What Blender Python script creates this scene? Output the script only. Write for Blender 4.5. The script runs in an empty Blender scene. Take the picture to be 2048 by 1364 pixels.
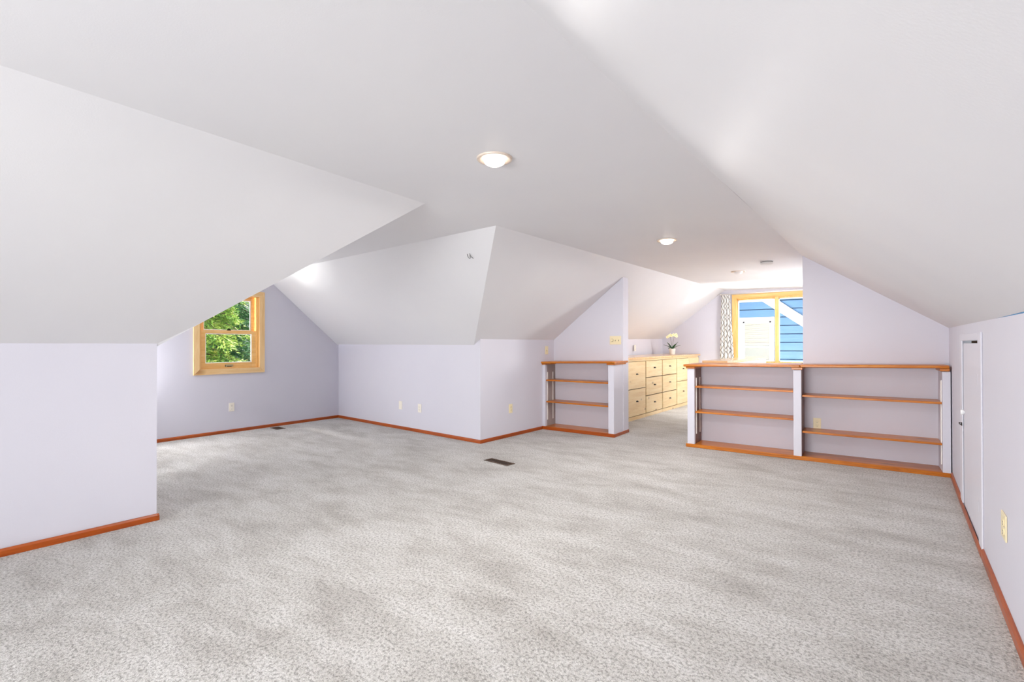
import bpy, bmesh, math, random
from mathutils import Vector, Matrix, Euler
random.seed(7)
C = bpy.context.scene
COL = C.collection
R = math.radians

# ------------------------------------------------------------------ camera
cam_d = bpy.data.cameras.new('camera'); cam = bpy.data.objects.new('camera', cam_d); COL.objects.link(cam)
cam_d.sensor_fit = 'HORIZONTAL'; cam_d.sensor_width = 36.0; cam_d.lens = 977.4/2048*36.0
cam_d.clip_start = 0.02; cam_d.clip_end = 200
a, p, r = R(38.302), R(0.327), R(-0.111)
fwd = Vector((-math.sin(a)*math.cos(p), math.cos(a)*math.cos(p), math.sin(p)))
rt = Vector((math.cos(a), math.sin(a), 0)); up = rt.cross(fwd)
RR = rt*math.cos(r)+up*math.sin(r); UU = up*math.cos(r)-rt*math.sin(r)
cam.matrix_world = Matrix(((RR.x,UU.x,-fwd.x,0),(RR.y,UU.y,-fwd.y,0),(RR.z,UU.z,-fwd.z,1.2),(0,0,0,1)))
C.camera = cam

# ------------------------------------------------------------------ world, sun, daylight
W = bpy.data.worlds.new('sky'); C.world = W; W.use_nodes = True
bg = W.node_tree.nodes['Background']; bg.inputs[0].default_value = (0.93, 0.96, 1.0, 1); bg.inputs[1].default_value = 0.62
sd = bpy.data.lights.new('sun', 'SUN'); sd.energy = 5.0; sd.angle = R(6); sd.color = (1.0, 0.95, 0.88)
so = bpy.data.objects.new('sun', sd); COL.objects.link(so)
so.rotation_euler = Vector((.60, -1.0, -1.45)).to_track_quat('-Z', 'Y').to_euler()
def area(name, loc, direction, sx, sy, power, col=(1,1,1), spread=180):
    d = bpy.data.lights.new(name, 'AREA'); d.shape = 'RECTANGLE'; d.size = sx; d.size_y = sy; d.energy = power; d.color = col
    o = bpy.data.objects.new(name, d); COL.objects.link(o); o.location = loc
    o.rotation_euler = Vector(direction).to_track_quat('-Z', 'Z').to_euler()
    d.spread = R(spread)
    return o
# daylight entering through the large windows of the gable wall behind the photographer
area('daylight_back_window', (-1.2, -2.75, 1.25), (0, 1, 0.05), 2.6, 1.7, 88, (0.985, 0.99, 1.0), 115)
area('sky_fill_far_window', (-1.9, 11.7, 3.5), (0, -1, -1.15), 2.2, 1.2, 260, (.97, .985, 1.0), 70)  # unseen lamp added above the far window to strengthen its sky light
area('bounce_fill_far_window', (-1.9, 11.5, -.6), (0, -1, 1.2), 2.2, 1.2, 260, (1.0, .99, .97), 70)  # unseen lamp added below the sill, stands for ground bounce
area('sky_fill_dormer', (-8.3, 4.6, 3.2), (1, -1.25, -1.35), 1.4, 1.0, 330, (.97, .985, 1.0), 70)  # added lamp, out of view, brightens the dormer like sky light
area('bounce_fill_dormer', (-8.3, 2.83, -.5), (1, 0, 1.3), 1.4, 1.0, 80, (1.0, 1.0, .96), 70)  # added low lamp imitating bounced light into the dormer
# added fill lamps without windows: hidden dormer half, and stairs behind the right partition
area('fill_dormer_near', (-6.98, 1.62, .95), (1, .55, .05), .8, .8, 26, (.99, .99, 1.0))
area('fill_stairs', (-.15, 8.2, 1.68), (-1, 0, -.55), 1.6, .8, 100, (1, .99, .98))
C.view_settings.view_transform = 'Standard'; C.view_settings.look = 'None'
C.view_settings.gamma = 1.0; C.view_settings.use_curve_mapping = False
C.view_settings.exposure = 0.63
C.cycles.diffuse_bounces = 8; C.cycles.max_bounces = 14

# ------------------------------------------------------------------ materials
def srgb(h):
    h = h.lstrip('#'); v = [int(h[i:i+2], 16)/255 for i in (0, 2, 4)]
    return tuple((c/12.92 if c <= .04045 else ((c+.055)/1.055)**2.4) for c in v) + (1,)
def mat(name, col='#ffffff', rough=.5, metal=0, emit=None, spec=None):
    m = bpy.data.materials.new(name); m.use_nodes = True
    b = m.node_tree.nodes['Principled BSDF']
    b.inputs['Base Color'].default_value = srgb(col) if isinstance(col, str) else col
    b.inputs['Roughness'].default_value = rough; b.inputs['Metallic'].default_value = metal
    if spec is not None: b.inputs['Specular IOR Level'].default_value = spec
    if emit: b.inputs['Emission Color'].default_value = srgb(emit[0]); b.inputs['Emission Strength'].default_value = emit[1]
    return m
def nodes(m):
    nt = m.node_tree; return nt, nt.nodes, nt.links, nt.nodes['Principled BSDF']
def tex_coord(nt, scale=(1,1,1), kind='Object'):
    tc = nt.nodes.new('ShaderNodeTexCoord'); mp = nt.nodes.new('ShaderNodeMapping')
    mp.inputs['Scale'].default_value = scale; nt.links.new(tc.outputs[kind], mp.inputs['Vector']); return mp.outputs[0]
def noise(nt, vec, scale, detail=4, rough=.55, dist=0):
    n = nt.nodes.new('ShaderNodeTexNoise'); n.inputs['Scale'].default_value = scale; n.inputs['Detail'].default_value = detail
    n.inputs['Roughness'].default_value = rough; n.inputs['Distortion'].default_value = dist
    if vec is not None: nt.links.new(vec, n.inputs['Vector'])
    return n.outputs['Fac']
def ramp(nt, fac, stops):
    n = nt.nodes.new('ShaderNodeValToRGB'); e = n.color_ramp.elements
    while len(e) < len(stops): e.new(.5)
    for k, (pos, c) in enumerate(stops):
        e[k].position = pos; e[k].color = srgb(c) if isinstance(c, str) else c
    nt.links.new(fac, n.inputs[0]); return n.outputs[0]
def mixc(nt, fac, A, B, mode='MIX'):
    n = nt.nodes.new('ShaderNodeMix'); n.data_type = 'RGBA'; n.blend_type = mode
    for i, v in ((0, fac), (6, A), (7, B)):
        if isinstance(v, (int, float)): n.inputs[i].default_value = v
        elif isinstance(v, tuple): n.inputs[i].default_value = v
        else: nt.links.new(v, n.inputs[i])
    return n.outputs[2]
def bump(nt, h, strength, dist, b):
    n = nt.nodes.new('ShaderNodeBump'); n.inputs['Strength'].default_value = strength; n.inputs['Distance'].default_value = dist
    nt.links.new(h, n.inputs['Height']); nt.links.new(n.outputs[0], b.inputs['Normal'])
def paint(name, c1, c2, rough):
    m = mat(name, c1, rough); nt, N, L, b = nodes(m)
    v = tex_coord(nt); n1 = noise(nt, v, 1.3, 3)
    L.new(ramp(nt, n1, [(.3, c1), (.7, c2)]), b.inputs['Base Color'])
    bump(nt, noise(nt, v, 160, 2), .12, .002, b); b.inputs['Specular IOR Level'].default_value = .22
    return m
def wood(name, dark, mid, light, axis='x', rough=.3, scale=1.0, knots=.0, knotcol='#5a3014', coat=0.0):
    m = mat(name, mid, rough); nt, N, L, b = nodes(m)
    s = {'x': (1.2, 14, 14), 'y': (14, 1.2, 14), 'z': (14, 14, 1.2)}[axis]
    tc = nt.nodes.new('ShaderNodeTexCoord'); oi = nt.nodes.new('ShaderNodeObjectInfo')
    add = nt.nodes.new('ShaderNodeVectorMath'); add.operation = 'MULTIPLY_ADD'
    comb = nt.nodes.new('ShaderNodeCombineXYZ')
    for i in range(3): L.new(oi.outputs['Random'], comb.inputs[i])
    L.new(comb.outputs[0], add.inputs[0]); add.inputs[1].default_value = (17, 9, 13); L.new(tc.outputs['Object'], add.inputs[2])
    mp = nt.nodes.new('ShaderNodeMapping'); mp.inputs['Scale'].default_value = tuple(k*scale for k in s); L.new(add.outputs[0], mp.inputs['Vector'])
    n1 = noise(nt, mp.outputs[0], 1.6, 6, .6, .6); n2 = noise(nt, mp.outputs[0], 9, 3, .6)
    c = ramp(nt, n1, [(.25, dark), (.5, mid), (.75, light)])
    c = mixc(nt, .22, c, ramp(nt, n2, [(.3, dark), (.7, light)]))
    if knots:
        mk = nt.nodes.new('ShaderNodeMapping'); mk.inputs['Scale'].default_value = {'x': (.6, 1, 1), 'y': (1, .6, 1), 'z': (1, 1, .6)}[axis]
        L.new(add.outputs[0], mk.inputs['Vector'])
        vo = nt.nodes.new('ShaderNodeTexVoronoi'); vo.inputs['Scale'].default_value = knots; L.new(mk.outputs[0], vo.inputs['Vector'])
        mr = nt.nodes.new('ShaderNodeMapRange'); mr.inputs[1].default_value = .05; mr.inputs[2].default_value = .14; mr.inputs[3].default_value = .75; mr.inputs[4].default_value = 0
        L.new(vo.outputs['Distance'], mr.inputs[0]); c = mixc(nt, mr.outputs[0], c, srgb(knotcol))
    L.new(c, b.inputs['Base Color']); bump(nt, n2, .1, .001, b)
    b.inputs['Coat Weight'].default_value = coat; b.inputs['Coat Roughness'].default_value = .15
    return m
M = {}
M['wall'] = paint('lavender_wall_paint', '#d3d2dc', '#d6d5de', .5)
M['ceil'] = paint('pale_ceiling_paint', '#dfdfe2', '#e2e2e4', .5)
M['white'] = paint('white_trim_paint', '#d8d7e0', '#dbdae2', .4)
M['oak'] = wood('stained_wood', '#8a3f00', '#bf6900', '#db8e1e', 'x', .32, 1, 3.0, '#4d2206', .12)
M['oak_y'] = wood('stained_wood_lengthwise', '#8c3b10', '#b95c1c', '#d07a2a', 'y', .28, 1, 0, coat=.35)
M['red_oak'] = wood('stained_base_wood', '#7a3000', '#a64700', '#bd5c06', 'x', .35, 1, 0, coat=.1)
M['brown'] = wood('dark_brown_panel_wood', '#4d2c1e', '#6a4030', '#7d5040', 'z', .4)
M['shade_panel'] = mat('grey_taupe_paint_with_shade', '#a39894', .5)  # grey-brown panel paint with its shadow put into the colour
M['win_wood'] = wood('honey_window_wood_upright', '#dca45a', '#efbd70', '#f8d496', 'z', .35, 1)
M['win_wood_x'] = wood('honey_window_wood', '#dca45a', '#efbd70', '#f8d496', 'x', .35, 1)
M['case_wood'] = wood('pale_casing_wood_upright', '#dcb277', '#ebc68d', '#f3d6a6', 'z', .4, 1, 2.0, '#a06a34')
M['case_wood_x'] = wood('pale_casing_wood', '#dcb277', '#ebc68d', '#f3d6a6', 'x', .4, 1, 2.0, '#a06a34')
M['pine'] = wood('knotty_pine', '#e0bd84', '#efd5a2', '#f7e5bf', 'x', .4, .9, 5.0, '#6b4522')
M['pine_top'] = wood('pine_worktop', '#d9a66c', '#e8bd88', '#f0cfa4', 'x', .22, 1, 3.0, '#80501f', .4)
M['gap'] = mat('dark_joint_shadow_wood', '#5c4630', .8)
M['vinyl'] = mat('white_vinyl', '#f3f5f5', .35)
M['metal'] = mat('galvanised_metal', '#f0ece6', .4, .15)
M['iron'] = mat('dark_iron', '#2b2622', .4, .7)
M['brass'] = mat('dull_brass', '#b7ab86', .35, .7)
M['almond'] = mat('almond_plastic', '#ecdfb8', .35)
M['ivory'] = mat('ivory_plastic', '#efe9dc', .35)
M['slot'] = mat('dark_slot', '#2a2119', .6)
M['vent'] = mat('brown_painted_metal', '#5a4431', .4, .3)
M['duct'] = mat('dark_duct', '#120d09', .8)
M['trim_ring'] = mat('beige_trim_ring', '#d9cabb', .35)
M['detector'] = mat('offwhite_plastic', '#d6d6d6', .45)
M['lens'] = mat('lit_glass_lens', '#fff6e8', .3, emit=('#ffeedd', 3.0))
M['lens_off'] = mat('frosted_lens', '#e8e8e8', .3)
M['pot'] = mat('white_glazed_pot', '#f1f1ef', .25)
M['leaf'] = mat('orchid_leaf_green', '#24552d', .35)
M['stem'] = mat('orchid_stem_green', '#55602c', .5)
M['petal'] = mat('cream_petal', '#f6edc0', .5)
M['petal_c'] = mat('yellow_petal_centre', '#dcb33c', .5)
M['soil'] = mat('bark_soil', '#4a3524', .9)
# glass: clear, thin
g = bpy.data.materials.new('window_glass'); g.use_nodes = True; nt = g.node_tree; nt.nodes.clear()
o_ = nt.nodes.new('ShaderNodeOutputMaterial'); tr = nt.nodes.new('ShaderNodeBsdfTransparent'); gl = nt.nodes.new('ShaderNodeBsdfGlossy')
gl.inputs['Roughness'].default_value = .02; mx = nt.nodes.new('ShaderNodeMixShader'); fr = nt.nodes.new('ShaderNodeFresnel'); fr.inputs[0].default_value = 1.25
nt.links.new(fr.outputs[0], mx.inputs[0]); nt.links.new(tr.outputs[0], mx.inputs[1]); nt.links.new(gl.outputs[0], mx.inputs[2]); nt.links.new(mx.outputs[0], o_.inputs[0])
M['glass'] = g
# carpet
m = mat('grey_cut_pile_carpet', '#bdb9b4', .95, spec=.1); nt, N, L, b = nodes(m)
v = tex_coord(nt)
fine = noise(nt, v, 210, 3, .7); mid = noise(nt, v, 75, 2, .6)
vo = nt.nodes.new('ShaderNodeTexVoronoi'); vo.inputs['Scale'].default_value = 130; L.new(v, vo.inputs['Vector'])
base = ramp(nt, fine, [(.34, '#7c7975'), (.46, '#c3c1bd'), (.60, '#e6e4e1')])
base = mixc(nt, .55, base, ramp(nt, mid, [(.38, '#7c7975'), (.48, '#cbc9c5'), (.62, '#e6e4e1')]))
mp2 = nt.nodes.new('ShaderNodeMapping'); mp2.inputs['Rotation'].default_value = (0, 0, R(-32)); mp2.inputs['Scale'].default_value = (.8, 1.9, 1)
tc2 = nt.nodes.new('ShaderNodeTexCoord'); L.new(tc2.outputs['Object'], mp2.inputs['Vector'])
lay = noise(nt, mp2.outputs[0], 1.9, 9, .72, .2)
layc = ramp(nt, lay, [(.36, '#d2cfcb'), (.50, '#efeeec'), (.62, '#ffffff')])
base = mixc(nt, .9, base, layc, 'MULTIPLY')
L.new(base, b.inputs['Base Color'])
addh = nt.nodes.new('ShaderNodeMath'); addh.operation = 'ADD'; L.new(fine, addh.inputs[0]); L.new(vo.outputs['Distance'], addh.inputs[1])
bump(nt, addh.outputs[0], .8, .006, b); b.inputs['Sheen Weight'].default_value = .25
M['carpet'] = m
# curtain with a grey interlocking trellis print (flat print on cloth)
m = mat('trellis_print_cloth', '#f4f3f0', .8); nt, N, L, b = nodes(m)
uv = nt.nodes.new('ShaderNodeUVMap'); sp = nt.nodes.new('ShaderNodeSeparateXYZ'); L.new(uv.outputs[0], sp.inputs[0])
def mth(op, x, y=None):
    n = nt.nodes.new('ShaderNodeMath'); n.operation = op
    for i, q in enumerate((x, y)):
        if q is None: continue
        if isinstance(q, (int, float)): n.inputs[i].default_value = q
        else: L.new(q, n.inputs[i])
    return n.outputs[0]
du = mth('ABSOLUTE', mth('SUBTRACT', mth('FRACT', mth('MULTIPLY', sp.outputs[0], 6.0)), .5))
dv = mth('ABSOLUTE', mth('SUBTRACT', mth('FRACT', mth('MULTIPLY', sp.outputs[1], 4.6)), .5))
dd = mth('FRACT', mth('MULTIPLY', mth('ADD', du, dv), 2.0))
line = mth('GREATER_THAN', dd, .66)
L.new(mixc(nt, line, srgb('#f6f5f2'), srgb('#85817d')), b.inputs['Base Color'])
M['curtain'] = m
# outside
M['siding'] = wood('blue_siding_paint', '#4f779b', '#587fa3', '#6288ab', 'x', .6, .6)
M['joint_shade'] = mat('dark_joint_shade', '#22384c', .9)  # dark colour paints the shadow lines between siding boards
M['outwhite'] = mat('white_outdoor_trim', '#f7f7f5', .6)
M['blind'] = mat('white_blind_slats', '#c9c4b0', .6)
M['screen'] = mat('grey_window_screen', '#8d8f86', .6)
def leafmat(name, c1, c2, c3):
    m = mat(name, c2, .6); nt, N, L, b = nodes(m)
    L.new(ramp(nt, noise(nt, tex_coord(nt), 5.0, 4, .7), [(.32, c1), (.5, c2), (.66, c3)]), b.inputs['Base Color']); return m
M['needles'] = leafmat('conifer_needles', '#3a7a36', '#95bf52', '#eef08c')
M['needles_deep'] = leafmat('deep_conifer_needles', '#2a5a38', '#55a066', '#a9cf6c')
M['bark'] = mat('conifer_bark', '#5d4a3c', .9)

# ------------------------------------------------------------------ mesh helpers
class MB:
    def __init__(s): s.v = []; s.f = []
    def add(s, vs, fs):
        o = len(s.v); s.v += [tuple(q) for q in vs]; s.f += [tuple(i+o for i in f) for f in fs]; return s
    def box(s, x0, y0, z0, x1, y1, z1):
        v = [(x, y, z) for z in (z0, z1) for x, y in ((x0, y0), (x1, y0), (x1, y1), (x0, y1))]
        return s.add(v, [(3,2,1,0), (4,5,6,7), (0,1,5,4), (1,2,6,5), (2,3,7,6), (3,0,4,7)])
    def prism(s, poly, ext):   # polygon (3D points) extruded by vector
        n = len(poly); e = Vector(ext); P = [Vector(q) for q in poly]
        return s.add(P+[q+e for q in P], [tuple(range(n))[::-1], tuple(range(n, 2*n))] + [(i, (i+1) % n, n+(i+1) % n, n+i) for i in range(n)])
    def lathe(s, prof, c=(0,0,0), n=24, cap=False):
        vs = []; fs = []
        for (rr, z) in prof:
            for k in range(n):
                t = 2*math.pi*k/n; vs.append((c[0]+rr*math.cos(t), c[1]+rr*math.sin(t), c[2]+z))
        for j in range(len(prof)-1):
            for k in range(n): fs.append((j*n+k, j*n+(k+1) % n, (j+1)*n+(k+1) % n, (j+1)*n+k))
        if cap: fs.append(tuple(range(n))[::-1]); fs.append(tuple((len(prof)-1)*n+k for k in range(n)))
        return s.add(vs, fs)
    def tube(s, pts, rad, n=8):
        P = [Vector(q) for q in pts]; vs = []; fs = []
        rad = rad if isinstance(rad, (list, tuple)) else [rad]*len(P)
        for i, q in enumerate(P):
            d = (P[min(i+1, len(P)-1)]-P[max(i-1, 0)]).normalized()
            u = d.cross(Vector((0, 0, 1)) if abs(d.z) < .9 else Vector((1, 0, 0))).normalized(); w = d.cross(u)
            for k in range(n):
                t = 2*math.pi*k/n; vs.append(q+(u*math.cos(t)+w*math.sin(t))*rad[i])
        for i in range(len(P)-1):
            for k in range(n): fs.append((i*n+k, i*n+(k+1) % n, (i+1)*n+(k+1) % n, (i+1)*n+k))
        fs.append(tuple(range(n))[::-1]); fs.append(tuple((len(P)-1)*n+k for k in range(n)))
        return s.add(vs, fs)
    def build(s, name, m, parent=None, bev=0, smooth=False, label=None):
        me = bpy.data.meshes.new(name); me.from_pydata(s.v, [], s.f); me.update()
        bm = bmesh.new(); bm.from_mesh(me); bmesh.ops.recalc_face_normals(bm, faces=bm.faces); bm.to_mesh(me); bm.free()
        me.materials.append(m); o = bpy.data.objects.new(name, me); COL.objects.link(o)
        if smooth: me.polygons.foreach_set('use_smooth', [True]*len(me.polygons))
        if parent: o.parent = parent
        if bev:
            b = o.modifiers.new('bevel', 'BEVEL'); b.width = bev; b.segments = 2; b.limit_method = 'ANGLE'
        if label: o['label'] = label
        return o
def bx(name, m, parent, *c, bev=.002, label=None): return MB().box(*c).build(name, m, parent, bev, label=label)
def tag(o, label, cat, group=None, kind=None):
    o['label'] = label; o['category'] = cat
    if group: o['group'] = group
    if kind: o['kind'] = kind
    return o
def empty(name, loc, rz=0, label=None, cat=None, group=None):
    o = bpy.data.objects.new(name, None); COL.objects.link(o); o.location = loc; o.rotation_euler = (0, 0, R(rz)); o.empty_display_size = .1
    if label: tag(o, label, cat, group)
    return o
def struct(o, label=None, cat=None):
    o['kind'] = 'structure'
    if label: o['label'] = label
    if cat: o['category'] = cat
    return o
def copy_tree(o, parent=None):
    c = o.copy(); COL.objects.link(c)
    if parent: c.parent = parent
    for ch in [k for k in bpy.data.objects if k.parent == o]: copy_tree(ch, c)
    return c
def lerp(A, B, t): return Vector(A)*(1-t)+Vector(B)*t

# ------------------------------------------------------------------ shell key points (metres, measured room)
YN = -2.6                                  # gable wall behind the photographer
YF = 10.35                                 # far gable wall
near_top = [(-2.35, YN, 2.2), (-2.514, .233, 2.2), (-2.638, 2.343, 2.2)]
V1 = (-2.661, 3.154, 2.2); V2 = (-4.060, 4.391, 1.186)
E4 = (-2.731, YF, 2.262)
right_top = [(-.855, YN, 2.2), (-.852, 1.131, 2.2), (-.848, 3.49, 2.2), (-.803, 6.08, 2.143), (-.80, YF, 2.205)]
Bt = (-3.984, 1.12, 1.206); Bn = (-4.006, 1.12, 1.182)
K1 = (-3.951, 4.387, 1.258); K2 = (-3.93, 5.949, 1.254); KF = (-4.012, YF, 1.297)
def left_edge(y):
    pts = near_top+[V1, E4]
    for A, B in zip(pts, pts[1:]):
        if y <= B[1]: return lerp(A, B, max(0, (y-A[1])/(B[1]-A[1])))
    return Vector(pts[-1])
def right_edge(y):
    for A, B in zip(right_top, right_top[1:]):
        if y <= B[1]: return lerp(A, B, max(0, (y-A[1])/(B[1]-A[1])))
    return Vector(right_top[-1])
def ceil_z(x, y):
    A, B = left_edge(y), right_edge(y); t = (x-A.x)/(B.x-A.x); return A.z*(1-t)+B.z*t

# floor
fl = MB()
fl.prism([(-4.02, YN, 0), (.42, YN, 0), (.42, YF+.1, 0), (-4.02, YF+.1, 0)], (0, 0, -.12))
fl.prism([(-7.25, 1.10, 0), (-4.02, 1.10, 0), (-4.02, 4.45, 0), (-7.25, 4.56, 0)], (0, 0, -.12))
struct(fl.build('floor', M['carpet']), 'light grey cut pile carpet with vacuum tracks', 'carpet')

# flat ceiling strip with the dormer's own flat strip
def sheet(name, rows, m, thick=.06, label=None, smooth=False):
    """a plaster sheet (rows of points) with its own thickness on the far side from the room"""
    n = len(rows[0]); vs = [Vector(q) for rw in rows for q in rw]; N_ = len(vs)
    fs = [(i*n+j, i*n+j+1, (i+1)*n+j+1, (i+1)*n+j) for i in range(len(rows)-1) for j in range(n-1)]
    nr = Vector()
    for f in fs: nr += (vs[f[1]]-vs[f[0]]).cross(vs[f[3]]-vs[f[0]]) + (vs[f[3]]-vs[f[2]]).cross(vs[f[1]]-vs[f[2]])
    if nr.z > 0: fs = [f[::-1] for f in fs]; nr = -nr
    off = -nr.normalized()*thick
    allv = vs+[q+off for q in vs]; allf = fs+[tuple(i+N_ for i in f[::-1]) for f in fs]
    rim = [j for j in range(n)]+[i*n+n-1 for i in range(1, len(rows))]+[(len(rows)-1)*n+j for j in range(n-2, -1, -1)]+[i*n for i in range(len(rows)-2, 0, -1)]
    for k in range(len(rim)):
        a_, b_ = vs[rim[k]], vs[rim[(k+1) % len(rim)]]
        if (a_-b_).length < 1e-6: continue
        o_ = len(allv); allv += [a_, b_, b_+off, a_+off]; allf.append((o_, o_+1, o_+2, o_+3))
    me = bpy.data.meshes.new(name); me.from_pydata([tuple(q) for q in allv], [], allf); me.update()
    if smooth:
        for k in range(len(fs)): me.polygons[k].use_smooth = True
    me.materials.append(m); o = bpy.data.objects.new(name, me); COL.objects.link(o)
    return struct(o, label, 'ceiling')
ys = [YN, -1, .233, 1.3, 2.343, 3.154, 4.2, 5.2, 6.08, 7.5, 9, YF]
rows = []
for y in ys:
    A, B = left_edge(y), right_edge(y); rows.append([lerp(A, B, t/4) for t in range(5)])
sheet('ceiling', rows, M['ceil'], label='flat white ceiling strip along the ridge', smooth=True)
WL = lambda s, z: (-7.108+s*math.cos(R(91.78)), 1.98+s*math.sin(R(91.78)), z)     # point on the dormer window wall
sheet('ceiling_dormer', [[near_top[2], V1], [WL(.363, 2.2), WL(1.308, 2.2)]], M['ceil'], label='flat strip of ceiling inside the dormer')

# sloped ceilings
def slope(name, low, high, n=8, label=None):
    rows = [[lerp(low(t/n), high(t/n), u/4) for u in range(5)] for t in range(n+1)]
    return sheet(name, rows, M['ceil'], label=label, smooth=True)
def polyline(pts):
    P = [Vector(q) for q in pts]; L_ = [0]
    for A, B in zip(P, P[1:]): L_.append(L_[-1]+(B-A).length)
    def f(t):
        d = t*L_[-1]
        for i in range(len(P)-1):
            if d <= L_[i+1]+1e-9: return lerp(P[i], P[i+1], (d-L_[i])/(L_[i+1]-L_[i]))
        return P[-1]
    return f
def nrow(y0, y1, u): return lerp((-4.0, y0, 1.206+(1.12-y0)*.004), left_edge(y1), u/6)
nrows = [[nrow(y, y, u) for u in range(7)] for y in (YN, -1.4, -.4, .233, .7)]
nrows.append([lerp(Bt if u == 0 else lerp(Bn, near_top[2], u/6), near_top[2], 0) for u in range(7)])
nrows.insert(5, [lerp(nrows[4][u], nrows[5][u], .5) for u in range(7)])
sheet('ceiling_slope_left_near', nrows, M['ceil'], .012, label='sloped ceiling above the left knee wall, ending at the dormer', smooth=True)
sheet('ceiling_notch', [[Bt, Bn], [lerp(Bn, near_top[2], 1/6), lerp(Bn, near_top[2], 1/12)]], M['ceil'], .008, label='small corner where slope and dormer meet')
Tm = left_edge(5.95)
mrow = [[lerp(V2, V1, u/6) for u in range(7)]]
m0 = [Vector(K1)]+[lerp(lerp(V2, V1, u/6), lerp(K2, Tm, u/6), .10) for u in range(1, 7)]
mrow += [[lerp(m0[u], lerp(K2, Tm, u/6), t) for u in range(7)] for t in (0, .25, .5, .75, 1)]
sheet('ceiling_slope_middle', mrow, M['ceil'], .03, label='sloped ceiling between the dormer and the left bookcase', smooth=True)
sheet('ceiling_slope_left_far', [[lerp(lerp(K2, KF, t), lerp(Tm, E4, t), u/4) for u in range(5)] for t in (0, .25, .5, .75, 1)], M['ceil'], label='sloped ceiling above the pine drawers', smooth=True)
D1 = WL(2.511, 1.194)
sheet('ceiling_slope_dormer_far', [[lerp(V2, D1, t/4), lerp(lerp(V2, D1, t/4), lerp(V1, WL(1.308, 2.2), t/4), .5), lerp(V1, WL(1.308, 2.2), t/4)] for t in range(5)], M['ceil'], label='sloped far cheek of the dormer ceiling')
sheet('ceiling_slope_dormer_near', [[lerp(Bn, WL(-.86, 1.19), t/4), lerp(near_top[2], WL(.363, 2.2), t/4)] for t in range(5)], M['ceil'], .01, label='sloped near cheek of the dormer ceiling')
rlow = polyline([(.372, YN, 1.29), (.372, 2.618, 1.311), (.376, 6.147, 1.34), (.38, YF, 1.36)])
RL = lambda y: Vector((.372 if y < 2.6 else .372+.004*(y-2.6)/3.5, y, 1.29+(y-YN)*.0055 if y < 2.618 else 1.311+(y-2.618)*.0082))
sheet('ceiling_slope_right', [[lerp(RL(y), right_edge(y), u/4) for u in range(5)] for y in (YN, -1, 1.131, 2.4, 3.49, 4.8, 6.08, 8, YF)], M['ceil'], label='long sloped ceiling on the right', smooth=True)

# walls: vertical prisms standing on a floor line; tops follow given heights
def wall(name, pts, out, label=None, m=None):   # pts: [(x,y,ztop)...] floor polyline; out: thickness vector
    mb = MB()
    for A, B in zip(pts, pts[1:]):
        mb.prism([(A[0], A[1], 0), (B[0], B[1], 0), (B[0], B[1], B[2]), (A[0], A[1], A[2])], out)
    return struct(mb.build(name, m or M['wall']), label, 'wall')
wall('wall_left_near', [(-4.03, YN, 1.222), (-4.01, .38, 1.212), Bt], (-.08, 0, 0), 'lavender knee wall at the left')
wall('wall_dormer_near', [(-4.064, 1.12, 1.182), WL(-.86, 1.19)], (0, -.08, 0), 'near side wall of the dormer')
wall('wall_dormer_far', [(-7.187, 4.517, 1.194), (-4.060, 4.391, 1.186), (-3.951, 4.387, 1.258)], (0, .08, 0), 'lavender far side wall of the dormer')
wall('wall_left_middle', [K1, K2, (-3.93, 6.2, 1.25)], (-.08, 0, 0), 'lavender knee wall between dormer and left bookcase')
wall('wall_left_far', [(-3.93, 5.95, 1.254), KF], (-.08, 0, 0), 'low wall behind the pine drawers')
wall('wall_right', [(.371, YN, 1.29), (.371, 2.618, 1.311), (.371, 3.84, 1.322)], (.08, 0, 0), 'lavender knee wall at the right')
mbw = MB()
mbw.prism([(.371, 3.84, 1.245), (.371, 4.88, 1.245), (.372, 4.88, 1.331), (.371, 3.84, 1.322)], (.08, 0, 0))
mbw.prism([(.371, 4.88, 0), (.376, 6.2, 0), (.376, 6.2, 1.341), (.372, 4.88, 1.331)], (.08, 0, 0))
mbw.prism([(.376, 6.2, 0), (.38, YF, 0), (.38, YF, 1.36), (.376, 6.2, 1.341)], (.08, 0, 0))
struct(mbw.build('wall_right_far', M['wall']), 'knee wall beyond the small door', 'wall')

def holed(name, base, ang, outline, hole, out, label):
    """vertical wall in plane (base, ang). outline: [(s,z)...] top profile from s0 to s1; hole: (s0,z0,s1,z1) or None"""
    ca, sa = math.cos(R(ang)), math.sin(R(ang)); P = lambda s, z: (base[0]+s*ca, base[1]+s*sa, z)
    def zt(s):
        for A, B in zip(outline, outline[1:]):
            if s <= B[0]+1e-9: return A[1]+(B[1]-A[1])*(s-A[0])/(B[0]-A[0])
        return outline[-1][1]
    br = sorted(set([q[0] for q in outline]+([hole[0], hole[2]] if hole else [])))
    mb = MB()
    for s0, s1 in zip(br, br[1:]):
        if hole and s0 >= hole[0]-1e-6 and s1 <= hole[2]+1e-6:
            mb.prism([P(s0, 0), P(s1, 0), P(s1, hole[1]), P(s0, hole[1])], out)
            mb.prism([P(s0, hole[3]), P(s1, hole[3]), P(s1, zt(s1)), P(s0, zt(s0))], out)
        else: mb.prism([P(s0, 0), P(s1, 0), P(s1, zt(s1)), P(s0, zt(s0))], out)
    return struct(mb.build(name, M['wall']), label, 'wall')
holed('wall_window', (-7.108, 1.98), 91.78, [(-.86, 1.19), (.363, 2.2), (1.308, 2.2), (2.511, 1.194), (2.60, 1.19)], (.482, .86, 1.262, 1.875), (-.14, 0, 0), 'lavender dormer wall with the small window')
holed('wall_far', (-4.012, YF), 0, [(0, 1.297), (1.281, 2.262), (3.212, 2.205), (4.392, 1.36)], (1.49, .80, 3.05, 2.10), (0, .14, 0), 'far gable wall with the wide window')
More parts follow.
